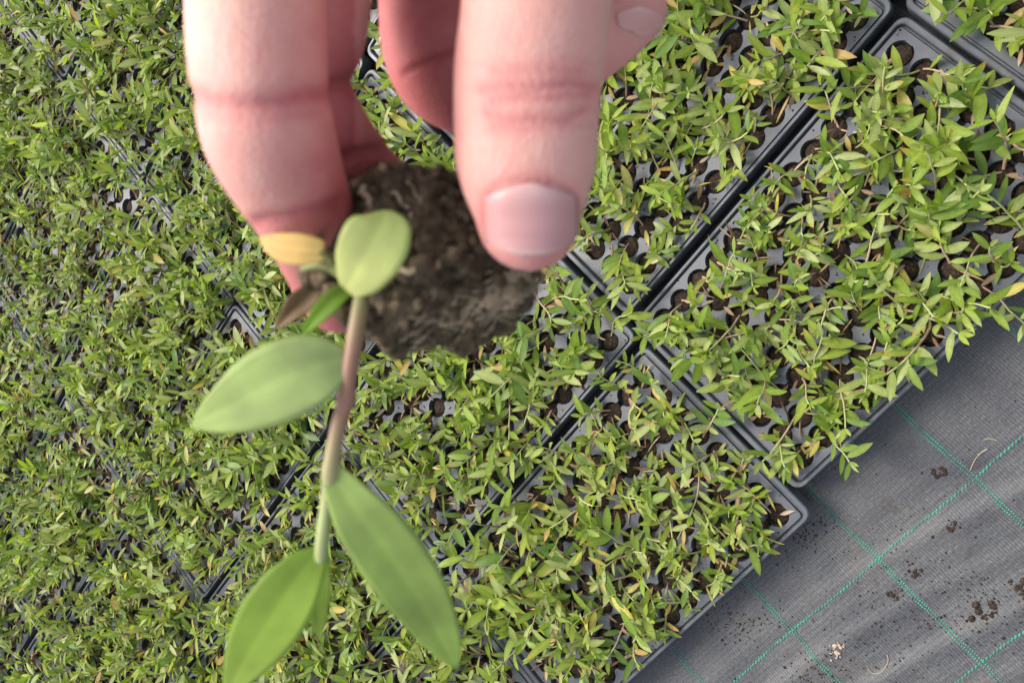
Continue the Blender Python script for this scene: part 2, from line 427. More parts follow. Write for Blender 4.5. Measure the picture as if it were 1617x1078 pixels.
def unit(v): return v/np.linalg.norm(v)
def basis(d, up):
    x = unit(d); y = np.cross(up, x); y = unit(y); z = np.cross(x, y)
    return np.stack([x, y, z], 1)
def make_plant(r, big=1.0, lean=(0.1, -0.12, 0), more=0, small=1.0):
    """stems: list of (points, radii, colours); leaves: list of (variant, 4x4 matrix) relative to the cell centre at soil level"""
    stems, leaves = [], []
    nst = 1 if r.random() < 0.52 else 2
    az0 = r.uniform(0, 2*math.pi)
    lean_bias = np.array(lean)
    for si in range(nst):
        az = az0 + si*math.pi*r.uniform(0.6, 1.4)
        ln = r.uniform(0.032, 0.076)*big*(1.0 if si == 0 else 0.75)
        tilt = r.uniform(0.35, 1.15)
        d = unit(np.array([math.cos(az)*math.sin(tilt), math.sin(az)*math.sin(tilt), math.cos(tilt)]) + lean_bias*r.uniform(0.3, 1.0))
        n = 6
        p = np.array([r.uniform(-0.006, 0.006), r.uniform(-0.006, 0.006), 0.0])
        pts = [p.copy()]
        for k in range(n):
            d = unit(d + np.array([r.normal(0, 0.12), r.normal(0, 0.12), r.normal(0.02, 0.10)]))
            if p[2] < 0.008 and d[2] < 0.3: d[2] = 0.35; d = unit(d)
            p = p + d*ln/n; pts.append(p.copy())
        pink = r.random()
        base = np.array((0.40, 0.25, 0.19)) if pink < 0.65 else np.array((0.28, 0.27, 0.10))
        top = np.array((0.32, 0.40, 0.13))
        cols = [base*(1-t**1.8)+top*t**1.8 for t in np.linspace(0, 1, n+1)]
        rad = np.linspace(0.00130, 0.00090, n+1)*r.uniform(0.85, 1.2)
        stems.append((np.array(pts), rad, cols))
        nl = int(r.integers(5, 8)) if si == 0 else int(r.integers(3, 6))
        nl += more
        side = 1 if r.random() < 0.5 else -1
        pref = r.integers(0, len(GREENS))
        for k in range(nl):
            t = 0.22 + 0.78*(k+r.uniform(-0.2, 0.2))/max(nl-1, 1); t = min(max(t, 0.15), 1.0)
            f = t*n; i0 = min(int(f), n-1); q = pts[i0]*(1-(f-i0)) + pts[i0+1]*(f-i0)
            sd = unit(pts[min(i0+1, n)] - pts[i0])
            lat = np.cross(sd, (0, 0, 1.0)); lat = unit(lat) if np.linalg.norm(lat) > 1e-3 else np.array([1.0, 0, 0])
            side = -side
            a = r.normal(0, 0.45)
            latv = lat*side*math.cos(a) + np.cross(sd, lat)*math.sin(a)
            ld = unit(sd*r.uniform(0.25, 0.9) + latv*r.uniform(0.7, 1.1) + np.array([0, 0, r.uniform(-0.30, 0.32)]))
            L_ = r.uniform(0.018, 0.0355)*big*small*(0.72 if t > 0.93 else 1.0)*(0.85 if t < 0.35 else 1.0)
            up = unit(np.array([r.normal(0, 0.35), r.normal(0, 0.35), 1.0]))
            B = basis(ld, up)
            gi = pref if r.random() < 0.55 else r.integers(0, len(GREENS))
            var = int(gi*5 + r.integers(0, 5))
            if r.random() < (0.15 if t < 0.5 else 0.025): var = int(r.integers(n_green, n_yellow))
            W_ = L_*r.uniform(0.23, 0.33)
            m4 = np.eye(4); m4[:3, :3] = B*np.array([L_, W_, W_*0.9 + L_*0.35]); m4[:3, 3] = q
            leaves.append((var, m4))
        # a terminal shoot
        sd = unit(pts[-1]-pts[-2])
        for s in (-1, 1):
            ld = unit(sd + np.array([r.normal(0, 0.5), r.normal(0, 0.5), r.uniform(0, 0.4)]))
            L_ = r.uniform(0.010, 0.019)*big
            B = basis(ld, unit(np.array([r.normal(0, 0.6), r.normal(0, 0.6), 1.0])))
            m4 = np.eye(4); m4[:3, :3] = B*np.array([L_, L_*0.34, L_*0.5]); m4[:3, 3] = pts[-1]
            leaves.append((int(r.choice([0, 3, 4, 6])*5 + r.integers(0, 5)), m4))
    nd = int(r.choice([1, 1, 2, 3, 3]))
    for k in range(nd):
        az = r.uniform(0, 2*math.pi)
        ld = unit(np.array([math.cos(az), math.sin(az), r.uniform(-0.15, 0.5)]))
        straw = r.random() < 0.4
        L_ = r.uniform(0.010, 0.022)*(1.5 if straw else 1)
        B = basis(ld, unit(np.array([r.normal(0, 0.4), r.normal(0, 0.4), 1.0])))
        m4 = np.eye(4); m4[:3, :3] = B*np.array([L_, L_*(0.10 if straw else 0.28), L_*0.4]); m4[:3, 3] = (math.cos(az)*0.004, math.sin(az)*0.004, 0.004 + r.uniform(0, 0.006))
        leaves.append((int(r.integers(n_yellow, n_all)) if r.random() < 0.75 else int(r.integers(n_green, n_yellow)), m4))
    return stems, leaves
def tube(pts, rad, cols, nseg=5):
    V, F, C = [], [], []
    n = len(pts)
    ref = np.array([0.3, 0.8, 0.5])
    for i in range(n):
        t = unit(pts[min(i+1, n-1)] - pts[max(i-1, 0)])
        a = unit(np.cross(t, ref)); b_ = np.cross(t, a)
        for j in range(nseg):
            th = 2*math.pi*j/nseg
            V.append(pts[i] + (a*math.cos(th) + b_*math.sin(th))*rad[i]); C.append(cols[i])
    for i in range(n-1):
        for j in range(nseg):
            k = (j+1) % nseg
            F.append((i*nseg+j, i*nseg+k, (i+1)*nseg+k, (i+1)*nseg+j))
    return V, F, C
def soil_geo(seed):
    r = np.random.default_rng(seed)
    V, F = [(0, 0, 0.002 + r.normal(0, 0.0006))], []
    nr, ns = 3, 11
    for i in range(1, nr+1):
        for j in range(ns):
            th = 2*math.pi*(j + 0.5*(i % 2))/ns
            rad = 0.0146*(i/nr)*(1 + (r.normal(0, 0.07) if i < nr else 0))
            z = 0.0012*(1-(i/nr)**2) + r.normal(0, 0.0011) - (0.003 if i == nr else 0)
            V.append((rad*math.cos(th), rad*math.sin(th), z))
    for j in range(ns): F.append((0, 1+j, 1+(j+1) % ns))
    for i in range(nr-1):
        for j in range(ns):
            k = (j+1) % ns
            a = 1+i*ns; c = 1+(i+1)*ns
            F.append((a+j, c+j, c+k, a+k))
    a = 1+(nr-1)*ns; k0 = len(V)
    for j in range(ns): x, y, z = V[a+j]; V.append((x*0.76, y*0.76, -0.028))
    for j in range(ns):
        k = (j+1) % ns
        F.append((a+j, k0+j, k0+k, a+k))
    F.append(tuple(range(k0+ns-1, k0-1, -1)))
    return np.array(V), F
SOILS = [soil_geo(s) for s in range(6)]
ME_SOILS = [mesh_from('soil_plug', v, f, M_SOIL) for v, f in SOILS]

cells = []
for (ri, k, cu, cv, rz) in trays:
    c, s = math.cos(rz), math.sin(rz)
    for iu in range(NU):
        for iv in range(NV):
            x = (iu-(NU-1)/2)*P; y = (iv-(NV-1)/2)*P
            w = np.array([cu + c*x - s*y, cv + s*x + c*y, TRAY_TOP + SOIL_Z])
            px, py, z = project(w)
            if not (-330 < px < 1617+260 and -240 < py < 1078+240): continue
            cells.append((ri, k, iu, iv, w, px, py, z))
def hidden(px, py):                                      # behind the hand and its plug: the photo shows nothing of these
    return (300 < px < 950 and -40 < py < 200 and not 540 < px < 720) or (730 < px < 930 and py < 400) or (430 < px < 820 and 300 < py < 520)
vis = [c for c in cells if -10 < c[5] < 1640 and -10 < c[6] < 1095 and not hidden(c[5], c[6])]
vis.sort(key=lambda c: c[7])
singles = set(id(c) for c in vis[:300])
SV, SF, SC = [], [], []
by_var = {}
PV_, PF_ = [], []
n_sv = n_pv = 0
for ci, cell in enumerate(cells):
    ri, k, iu, iv, w, px, py, z = cell
    r = np.random.default_rng(1000 + ci)
    if r.random() < 0.035: stems, leaves = [], []        # an empty cell now and then
    else:
        lean = [0.1, -0.1, 0]; sc = 1.0
        if ri in (1, 2) and k in (0, 1):
            sc = 1.02
            if iv == 0 and (ri == 1 or k == 0): lean[1] += 0.36; sc *= 0.92
            if iv == NV-1 and ri == 1: lean[1] -= 0.26; sc *= 0.95
        elif ri > 1: sc *= 1.12
        patch = 1 + 0.28*mnoise.noise(Vector((w[0]*5, w[1]*5, 3.3)))
        stems, leaves = make_plant(r, r.uniform(0.85, 1.22)*sc*patch, lean, int(z > 1.35)*2 + int(r.random() < 0.9), 1.0 if z < 1.2 else max(0.80, 1.0 - 0.45*(z - 1.2)))
    if id(cell) in singles:
        if not stems: stems, leaves = make_plant(r, 0.6)
        e = empty('seedling', w)
        where = {(1, 0): 'exposed edge tray', (2, 0): 'jutting edge tray', (1, 1): 'tray behind exposed one', (2, 1): 'tray behind jutting one', (0, 0): 'tray past exposed one', (3, 0): 'tray past jutting one'}.get((ri, k), f'{ORD[max(k, 0)]} tray of ' + ('first', 'exposed', 'jutting', 'third', 'fourth', 'fifth', 'sixth')[ri] + ' row')
        along = ORD[iu] if ri in (0, 1) else ORD[NU-1-iu]
        yl = any(n_green <= v < n_yellow for v, _ in leaves); dry = any(v >= n_yellow for v, _ in leaves)
        look = 'two-stem' if len(stems) == 2 else 'one-stem'
        extra = 'yellow-leaved seedling' if yl else ('seedling with withered leaf' if dry else 'green seedling')
        tag(e, f'{look} {extra}, {along} from joint, {ORD[iv]} from cloth, {where}', 'seedling', 'seedlings growing in the plug tray cells')
        sp = obj('soil_plug', ME_SOILS[ci % 6], e); sp.rotation_euler = (0, 0, r.uniform(0, 6.28))
        for pts, rad, cols in stems:
            V, F, C = tube(pts, rad, cols)
            obj('stem', mesh_from('stem', np.array(V), F, M_STEM, np.array(C)), e)
        for v, m4 in leaves:
            o = obj('dry_leaf' if v >= n_yellow else 'leaf', LEAVES[v][4], e)
            o.matrix_local = Matrix(m4.tolist())
    else:
        for pts, rad, cols in stems:
            V, F, C = tube(pts + w, rad, cols, 4)
            SF += [tuple(i + n_sv for i in f) for f in F]; SV += V; SC += C; n_sv += len(V)
        for v, m4 in leaves:
            m4 = m4.copy(); m4[:3, 3] += w
            by_var.setdefault(v, []).append(m4)
        sv, sf = SOILS[ci % 6]
        a = r.uniform(0, 6.28); ca, sa = math.cos(a), math.sin(a)
        PV_.append(np.stack([sv[:, 0]*ca - sv[:, 1]*sa, sv[:, 0]*sa + sv[:, 1]*ca, sv[:, 2]], 1) + w)
        PF_ += [tuple(i + n_pv for i in f) for f in sf]; n_pv += len(sv)
V_all = [np.array(SV)]; C_all = [np.array(SC)]; F_all = list(SF); base = n_sv
for v, ms in by_var.items():
    ms = np.array(ms); lv, lf, lc = LEAVES[v][1], LEAVES[v][2], LEAVES[v][3]
    vv = np.einsum('nij,vj->nvi', ms[:, :3, :3], lv) + ms[:, None, :3, 3]
    nvl = len(lv)
    V_all.append(vv.reshape(-1, 3)); C_all.append(np.tile(lc, (len(ms), 1)))
    lf = np.array(lf)
    F_all += (lf[None] + base + nvl*np.arange(len(ms))[:, None, None]).reshape(-1, 4).tolist()
    base += nvl*len(ms)
mass = obj('seedling_mass', mesh_from('seedling_mass', np.concatenate(V_all), F_all, M_LEAF, np.concatenate(C_all)))
mass['kind'] = 'stuff'; tag(mass, 'dense green carpet of small seedlings filling the far trays', 'seedlings')
pm = obj('soil_plugs', mesh_from('soil_plugs', np.concatenate(PV_), PF_, M_SOIL), mass); pm['kind'] = 'stuff'

# ------------------------------------------------------------------ litter on the cloth
def lump(seed, size, flat=0.55, sub=1):
    bm = bmesh.new(); bmesh.ops.create_icosphere(bm, subdivisions=sub, radius=1.0)
    for v in bm.verts:
        n_ = mnoise.noise(v.co*1.7 + Vector((seed*3.1, seed, 0)))
        v.co = v.co*(1 + 0.45*n_); v.co.z *= flat
    V = [v.co*size for v in bm.verts]; F = [tuple(v.index for v in f.verts) for f in bm.faces]
    bm.free(); return np.array(V), F
V, F, n = [], [], 0
for i in range(1100):
    if i < 860:                                          # strewn thickly along a few trails
        cpx, cpy, sx, sy = [(1170, 985, 30, 22), (1560, 960, 45, 32), (1290, 1060, 30, 20), (1440, 920, 70, 50), (1400, 1010, 60, 40), (1270, 830, 20, 20)][i % 6]
        px, py = cpx + random.gauss(0, sx), cpy + random.gauss(0, sy)
    else: px, py = random.uniform(1000, 1660), random.uniform(450, 1120)
    d = FW*FPX + IR*(px-CX) + IU*(CY-py); q = CAM + d*(CAM[2]/-d[2])
    if q[1] > 0.012 or (q[0] < -0.31 and q[1] > -0.016): continue
    sz = random.uniform(0.0003, 0.0012) * (1.6 if random.random() < 0.08 else 1)
    vv, ff = lump(i, sz)
    V.append(vv + [q[0], q[1], float(cloth_h(q[0], q[1])) + sz*0.25]); F += [tuple(a+n for a in f) for f in ff]; n += len(vv)
for i in range(1500):
    (ri, k, cu, cv, rz) = trays[random.randrange(len(trays))] if i > 900 else random.choice([t_ for t_ in trays if t_[0] in (1, 2) and t_[1] < 3])
    x = (random.randint(0, NU) - NU/2)*P + random.gauss(0, 0.0016); y = (random.randint(0, NV) - NV/2)*P + random.gauss(0, 0.0016)
    sz = random.uniform(0.0004, 0.0014); vv, ff = lump(5000+i, sz)
    V.append(vv + [cu + x - rz*y, cv + y + rz*x, TRAY_TOP + sz*0.3]); F += [tuple(a+n for a in f) for f in ff]; n += len(vv)
so = obj('soil_crumbs', mesh_from('soil_crumbs', np.concatenate(V), F, M_SOIL)); so['kind'] = 'stuff'
tag(so, 'scattered dark soil crumbs lying on the woven cloth and tray tops', 'soil')
def on_cloth(px, py):
    d = FW*FPX + IR*(px-CX) + IU*(CY-py); q = CAM + d*(CAM[2]/-d[2])
    q[2] = float(cloth_h(q[0], q[1])); return q
for i, (px, py, sz, mat, lab) in enumerate([(1322, 1026, 0.0085, M_DEBRIS, 'pale tan crumb of dried plant matter lying on the cloth between two green lines'),
        (1482, 746, 0.0075, M_SOIL, 'dark soil clod on the cloth close to a green line crossing'),
        (1503, 828, 0.006, M_SOIL, 'small dark soil clod alone inside a square of the cloth grid'),
        (1412, 938, 0.007, M_SOIL, 'rounded brown soil clod beside a lengthwise green line'),
        (1560, 965, 0.011, M_SOIL, 'largest brown soil clod amid strewn crumbs on the cloth'),
        (1612, 925, 0.010, M_SOIL, 'flat brown soil clod near the strewn crumbs'),
        (1446, 905, 0.006, M_SOIL, 'crumbly brown clod beside the crosswise green line')]):
    q = on_cloth(px, py)
    sz *= 0.8
    e = empty('soil_clod' if mat is M_SOIL else 'plant_crumb', q)
    for j in range(24):
        vv, ff = lump(900+i*30+j, sz*random.choice([0.08, 0.10, 0.14, 0.2, 0.3, 0.42]), 0.4, 2)
        off = np.array([random.gauss(0, sz*0.85), random.gauss(0, sz*0.6), sz*0.05])
        if j == 0: off *= 0
        obj('crumb', mesh_from('crumb', vv + off, ff, mat), e)
    tag(e, lab, 'soil clod' if mat is M_SOIL else 'debris')
def strand(name, pix, rad, mat, lab):
    pts = []
    ctrl = [on_cloth(a, b_) for a, b_ in pix]
    for i in range(len(ctrl)-1):
        p0, p1, p2, p3 = ctrl[max(i-1, 0)], ctrl[i], ctrl[i+1], ctrl[min(i+2, len(ctrl)-1)]
        for t in np.linspace(0, 1, 6, endpoint=False):
            pts.append(0.5*((2*p1) + (p2-p0)*t + (2*p0-5*p1+4*p2-p3)*t*t + (3*p1-p0-3*p2+p3)*t**3) + [0, 0, rad*1.2])
    V, F, C = tube(np.array(pts), [rad]*len(pts), [(0.4, 0.3, 0.2)]*len(pts))
    tag(obj(name, mesh_from(name, np.array(V), F, mat)), lab, 'root strand')
strand('dry_root', [(1532, 742), (1540, 725), (1552, 712), (1560, 708), (1550, 714), (1543, 718)], 0.0005, M_ROOT, 'looped dry root strand lying at a crossing of green lines')
strand('dry_root', [(1370, 1055), (1378, 1063), (1392, 1060), (1402, 1045), (1400, 1032)], 0.0005, M_ROOT, 'curled dry root strand on the cloth near a lengthwise line')
strand('dry_root', [(1553, 694), (1563, 692), (1575, 695)], 0.0005, M_ROOT, 'short straight dry root strand beside the looped one')

# ------------------------------------------------------------------ hand
def catmull(rows, sub):
    rows = np.array(rows, float); out = []
    for i in range(len(rows)-1):
        p0, p1, p2, p3 = rows[max(i-1, 0)], rows[i], rows[i+1], rows[min(i+2, len(rows)-1)]
        for t in np.linspace(0, 1, sub, endpoint=False):
            out.append(0.5*((2*p1) + (p2-p0)*t + (2*p0-5*p1+4*p2-p3)*t*t + (3*p1-p0-3*p2+p3)*t**3))
    out.append(rows[-1]); return np.array(out)
def loft(rows, cap0, cap1, bm, ns=28):
    """rows: (px, py, depth_cm, r_image_cm, r_depth_cm)"""
    R_ = catmull(rows, 6)
    C = np.array([at(*r_[:3]) for r_ in R_]); rx_, rd_ = R_[:, 3]/100, R_[:, 4]/100
    T = np.gradient(C, axis=0); T /= np.linalg.norm(T, axis=1)[:, None]
    rings = []
    def ring(c, t, a, b_):
        s = unit(np.cross(t, FW)); n_ = np.cross(s, t)
        return [c + s*a*math.cos(th) + n_*b_*math.sin(th) for th in np.linspace(0, 2*math.pi, ns, endpoint=False)]
    K = 7
    for k in range(K, 0, -1):
        ph = math.pi/2*k/K*0.985
        rings.append(ring(C[0] - T[0]*cap0/100*math.sin(ph), T[0], rx_[0]*math.cos(ph), rd_[0]*math.cos(ph)))
    for i in range(len(C)): rings.append(ring(C[i], T[i], rx_[i], rd_[i]))
    for k in range(1, K+1):
        ph = math.pi/2*k/K*0.985
        rings.append(ring(C[-1] + T[-1]*cap1/100*math.sin(ph), T[-1], rx_[-1]*math.cos(ph), rd_[-1]*math.cos(ph)))
    vs = [[bm.verts.new(tuple(p)) for p in rg] for rg in rings]
    for i in range(len(vs)-1):
        for j in range(ns):
            k = (j+1) % ns
            bm.faces.new((vs[i][j], vs[i][k], vs[i+1][k], vs[i+1][j]))
    bm.faces.new(vs[0][::-1]); bm.faces.new(vs[-1])
THUMB = [(900, -620, 14.6, 1.7, 1.5), (872, -380, 13.8, 1.45, 1.3), (853, -150, 13.3, 1.24, 1.15), (847, 0, 13.2, 1.13, 1.05), (835, 110, 13.2, 1.12, 1.0),
         (831, 190, 13.2, 1.09, 0.96), (831, 255, 13.2, 1.06, 0.92), (833, 305, 13.25, 0.95, 0.84), (835, 345, 13.3, 0.80, 0.70)]
INDEX = [(440, -470, 14.2, 1.15, 1.1), (420, -280, 13.4, 1.08, 1.05), (408, -110, 12.9, 1.03, 1.0), (406, 0, 12.7, 1.0, 0.98), (408, 90, 12.6, 0.98, 0.96), (414, 155, 12.6, 0.95, 0.93),
         (428, 222, 12.9, 0.95, 0.92), (462, 300, 13.8, 0.86, 0.84), (492, 360, 14.9, 0.80, 0.78), (514, 415, 16.0, 0.77, 0.74), (535, 470, 16.9, 0.72, 0.66)]
MIDDLE = [(540, -470, 15.4, 1.1, 1.05), (524, -250, 15.2, 0.98, 0.95), (506, -40, 14.9, 0.90, 0.9), (497, 50, 14.8, 0.86, 0.86), (474, 125, 14.9, 0.82, 0.82),
          (512, 212, 15.4, 0.82, 0.8), (572, 282, 16.4, 0.78, 0.75), (640, 340, 17.3, 0.7, 0.66)]
RING = [(650, -470, 16.6, 1.0, 1.0), (664, -200, 16.9, 0.93, 0.93), (672, -20, 17.0, 0.92, 0.9), (678, 70, 17.0, 0.92, 0.9), (702, 122, 17.2, 0.92, 0.88), (765, 142, 17.5, 0.9, 0.85), (850, 115, 17.8, 0.86, 0.82), (945, 55, 17.9, 0.82, 0.78), (995, 15, 17.9, 0.76, 0.72)]
LITTLE = [(760, -500, 17.4, 0.95, 0.95), (800, -300, 17.8, 0.85, 0.85), (840, -170, 18.2, 0.8, 0.8), (930, -110, 18.6, 0.75, 0.72), (1000, -130, 18.7, 0.65, 0.62)]
PALM = [(610, -360, 15.3, 2.6, 1.4), (640, -520, 15.6, 3.5, 1.8), (680, -800, 15.6, 3.9, 2.0), (690, -1100, 15.4, 3.5, 2.0), (690, -1400, 15.2, 2.9, 2.1), (690, -1900, 15.2, 3.1, 2.6), (690, -2800, 15.4, 3.7, 3.3), (690, -3600, 15.6, 4.1, 3.7)]
bm = bmesh.new()
loft(THUMB, 1.4, 0.80, bm); loft(INDEX, 1.0, 0.72, bm); loft(MIDDLE, 1.0, 0.7, bm); loft(RING, 0.9, 0.75, bm); loft(LITTLE, 0.8, 0.6, bm)
loft(PALM, 1.2, 1.0, bm, 40)
tmp_me = bpy.data.meshes.new('hand_raw'); bm.to_mesh(tmp_me); bm.free()
tmp = bpy.data.objects.new('hand_raw', tmp_me); col.objects.link(tmp)
md_ = tmp.modifiers.new('r', 'REMESH'); md_.mode = 'VOXEL'; md_.voxel_size = 0.00085
ms_ = tmp.modifiers.new('s', 'SMOOTH'); ms_.factor = 0.5; ms_.iterations = 9
dg = bpy.context.evaluated_depsgraph_get()
hand_me = bpy.data.meshes.new_from_object(tmp.evaluated_get(dg))
bpy.data.objects.remove(tmp); hand_me.name = 'hand'
nv_ = len(hand_me.vertices)
HV = np.zeros(nv_*3, dtype=np.float32); hand_me.vertices.foreach_get('co', HV); HV = HV.reshape(-1, 3).astype(float)
HN = np.zeros(nv_*3, dtype=np.float32); hand_me.vertex_normals.foreach_get('vector', HN); HN = HN.reshape(-1, 3).astype(float)
hpx, hpy, hz = project(HV)
facing = np.clip(-(HN @ FW)*1.6, 0, 1)
red = np.zeros(nv_)
def crease(poly, depth_mm, width_px, dmin, dmax, redw=1.0, spread=3.0):
    poly = np.array(poly, float); dist = np.full(nv_, 1e9)
    for a, b_ in zip(poly[:-1], poly[1:]):
        ab = b_-a; t = np.clip(((hpx-a[0])*ab[0] + (hpy-a[1])*ab[1])/(ab@ab), 0, 1)
        dist = np.minimum(dist, np.hypot(hpx-a[0]-t*ab[0], hpy-a[1]-t*ab[1]))
    ok = (hz > dmin/100) & (hz < dmax/100)
    g = np.exp(-(dist/width_px)**2)*ok
    global HV
    HV = HV - HN*(g*depth_mm/1000*np.clip(facing+0.3, 0, 1))[:, None]
    red[:] = np.maximum(red, redw*(0.75*np.exp(-(dist/(width_px*1.1))**2) + 0.25*np.exp(-(dist/(width_px*spread))**2))*ok)
# thumb knuckle
crease([(762, 142), (800, 134), (850, 137), (900, 132), (938, 138)], 0.30, 7, 10, 14, 0.40)
crease([(770, 160), (815, 152), (870, 153), (930, 150)], 0.22, 5, 10, 14, 0.4)
crease([(768, 176), (790, 188), (840, 186), (890, 190), (925, 172)], 0.20, 6, 10, 14, 0.4)
crease([(775, 200), (840, 203), (905, 198)], 0.12, 6, 10, 14, 0.25)
crease([(780, 112), (850, 108), (920, 112)], 0.12, 7, 10, 14, 0.25)
for k in range(7):
    yy = 96 + 17*k + random.gauss(0, 3); xa = 765 + random.uniform(0, 30)
    crease([(xa, yy+random.gauss(0, 4)), (xa+45, yy+random.gauss(0, 4)), (xa+100, yy+random.gauss(0, 4)), (xa+random.uniform(120, 150), yy+random.gauss(0, 5))], 0.10, 4, 10, 14, 0.16, 2.0)
for k in range(9):
    xx = 320 + 22*k + random.gauss(0, 5)
    crease([(xx, random.uniform(20, 90)), (xx+random.gauss(2, 4), random.uniform(200, 260))], 0.06, 4, 10, 13.6, 0.07, 2.0)
# index finger folds
crease([(300, 150), (340, 163), (400, 166), (460, 158), (520, 148)], 0.8, 15, 10, 13.4, 0.42)
crease([(325, 182), (400, 190), (500, 178)], 0.35, 12, 10, 13.6, 0.25)
crease([(405, 352), (450, 345), (500, 332), (545, 318)], 0.7, 12, 10, 16, 0.35)
# middle and ring finger folds
crease([(515, 138), (545, 130), (570, 128)], 0.9, 9, 13.4, 16.5, 0.5)
crease([(528, 262), (552, 246), (590, 236), (625, 232)], 0.7, 9, 14, 17.5, 0.5)
crease([(636, 118), (660, 106), (690, 92), (725, 78)], 0.5, 5, 15, 18, 0.4)
# nail fold groove on the thumb, nail bed sits in it
def nail_outline(cx, cy, hw, hh, k=26):
    return [(cx + hw*np.sign(math.cos(a))*abs(math.cos(a))**0.75, cy + hh*np.sign(math.sin(a))*abs(math.sin(a))**0.75) for a in np.linspace(0, 2*math.pi, k)]
crease([p for p in nail_outline(839, 346, 77, 60) if p[1] < 385], 0.45, 6, 10, 14.2, 0.35)
crease([(1, 1), (2, 2)], 0, 1, 0, 0.1)
# general: palmar sides pinker than the thumb's back, with finger shade painted in as red
pal_shade = np.clip((hz*100-12.2)/2.0, 0, 1)*0.42*(hpx < 730) + 0.28*np.exp(-(((hpx-835)/90)**2 + ((hpy-400)/45)**2))*(hz < 0.145) + 0.25*np.clip((hz*100-14.6)/0.8, 0, 1)  # the depth terms paint the rear fingers' shade into the skin colour
pal_shade = pal_shade + (0.38*np.clip(HN @ IR, 0, 1) + 0.14*np.exp(-((hpy-265)/60)**2))*(hpx < 560)*(hz < 0.150) + 0.10*(hpx > 700)*(hz < 0.150)  # index's right-facing side: palmar pink plus painted shade away from the sun
red = np.clip(red + pal_shade, 0, 1)
hand_me.vertices.foreach_set('co', HV.astype(np.float32).ravel())
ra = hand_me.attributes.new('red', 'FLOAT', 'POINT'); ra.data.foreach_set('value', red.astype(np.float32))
hand_me.polygons.foreach_set('use_smooth', [True]*len(hand_me.polygons)); hand_me.update()
m, nt, b, out = new_mat('skin')
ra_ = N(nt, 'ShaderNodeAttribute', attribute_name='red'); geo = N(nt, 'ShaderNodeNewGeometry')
nz = N(nt, 'ShaderNodeTexNoise', Scale=140.0, Detail=7.0, Roughness=0.7); L(nt, geo.outputs['Position'], nz.inputs['Vector'])
mot = N(nt, 'ShaderNodeMath', operation='MULTIPLY_ADD'); mot.inputs[1].default_value = 0.55; mot.inputs[2].default_value = -0.20
L(nt, nz.outputs['Fac'], mot.inputs[0])
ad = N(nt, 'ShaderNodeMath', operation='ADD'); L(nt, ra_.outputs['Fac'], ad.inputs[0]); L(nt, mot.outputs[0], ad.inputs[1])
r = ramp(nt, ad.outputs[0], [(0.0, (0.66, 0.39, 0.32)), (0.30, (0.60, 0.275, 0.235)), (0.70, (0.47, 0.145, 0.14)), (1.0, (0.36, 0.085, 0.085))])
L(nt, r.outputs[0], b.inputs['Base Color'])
b.inputs['Roughness'].default_value = 0.58; b.inputs['Specular IOR Level'].default_value = 0.25
b.inputs['Subsurface Weight'].default_value = 0.35; b.inputs['Subsurface Radius'].default_value = (1.0, 0.35, 0.2); b.inputs['Subsurface Scale'].default_value = 0.003
vo = N(nt, 'ShaderNodeTexVoronoi', Scale=1500.0); L(nt, geo.outputs['Position'], vo.inputs['Vector'])
wvt = N(nt, 'ShaderNodeTexNoise', Scale=500.0, Detail=4.0); L(nt, geo.outputs['Position'], wvt.inputs['Vector'])
hh = N(nt, 'ShaderNodeMath', operation='ADD'); L(nt, vo.outputs['Distance'], hh.inputs[0]); L(nt, wvt.outputs['Fac'], hh.inputs[1])
bump(nt, b, hh.outputs[0], 0.26, 0.0005)
M_SKIN = m
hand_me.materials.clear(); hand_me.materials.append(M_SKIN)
hand = obj('hand', hand_me)
tag(hand, 'bare hand pinching the soil plug of a seedling between thumb and bent fingers', 'hand')
bvh = BVHTree.FromPolygons([tuple(v) for v in HV], [tuple(p.vertices) for p in hand_me.polygons])
m, nt, b, out = new_mat('fingernail'); M_NAIL = m
b.inputs['Roughness'].default_value = 0.42; b.inputs['Specular IOR Level'].default_value = 0.5
nc = N(nt, 'ShaderNodeAttribute', attribute_name='tint'); L(nt, nc.outputs['Color'], b.inputs['Base Color'])
b.inputs['Subsurface Weight'].default_value = 0.2; b.inputs['Subsurface Scale'].default_value = 0.002
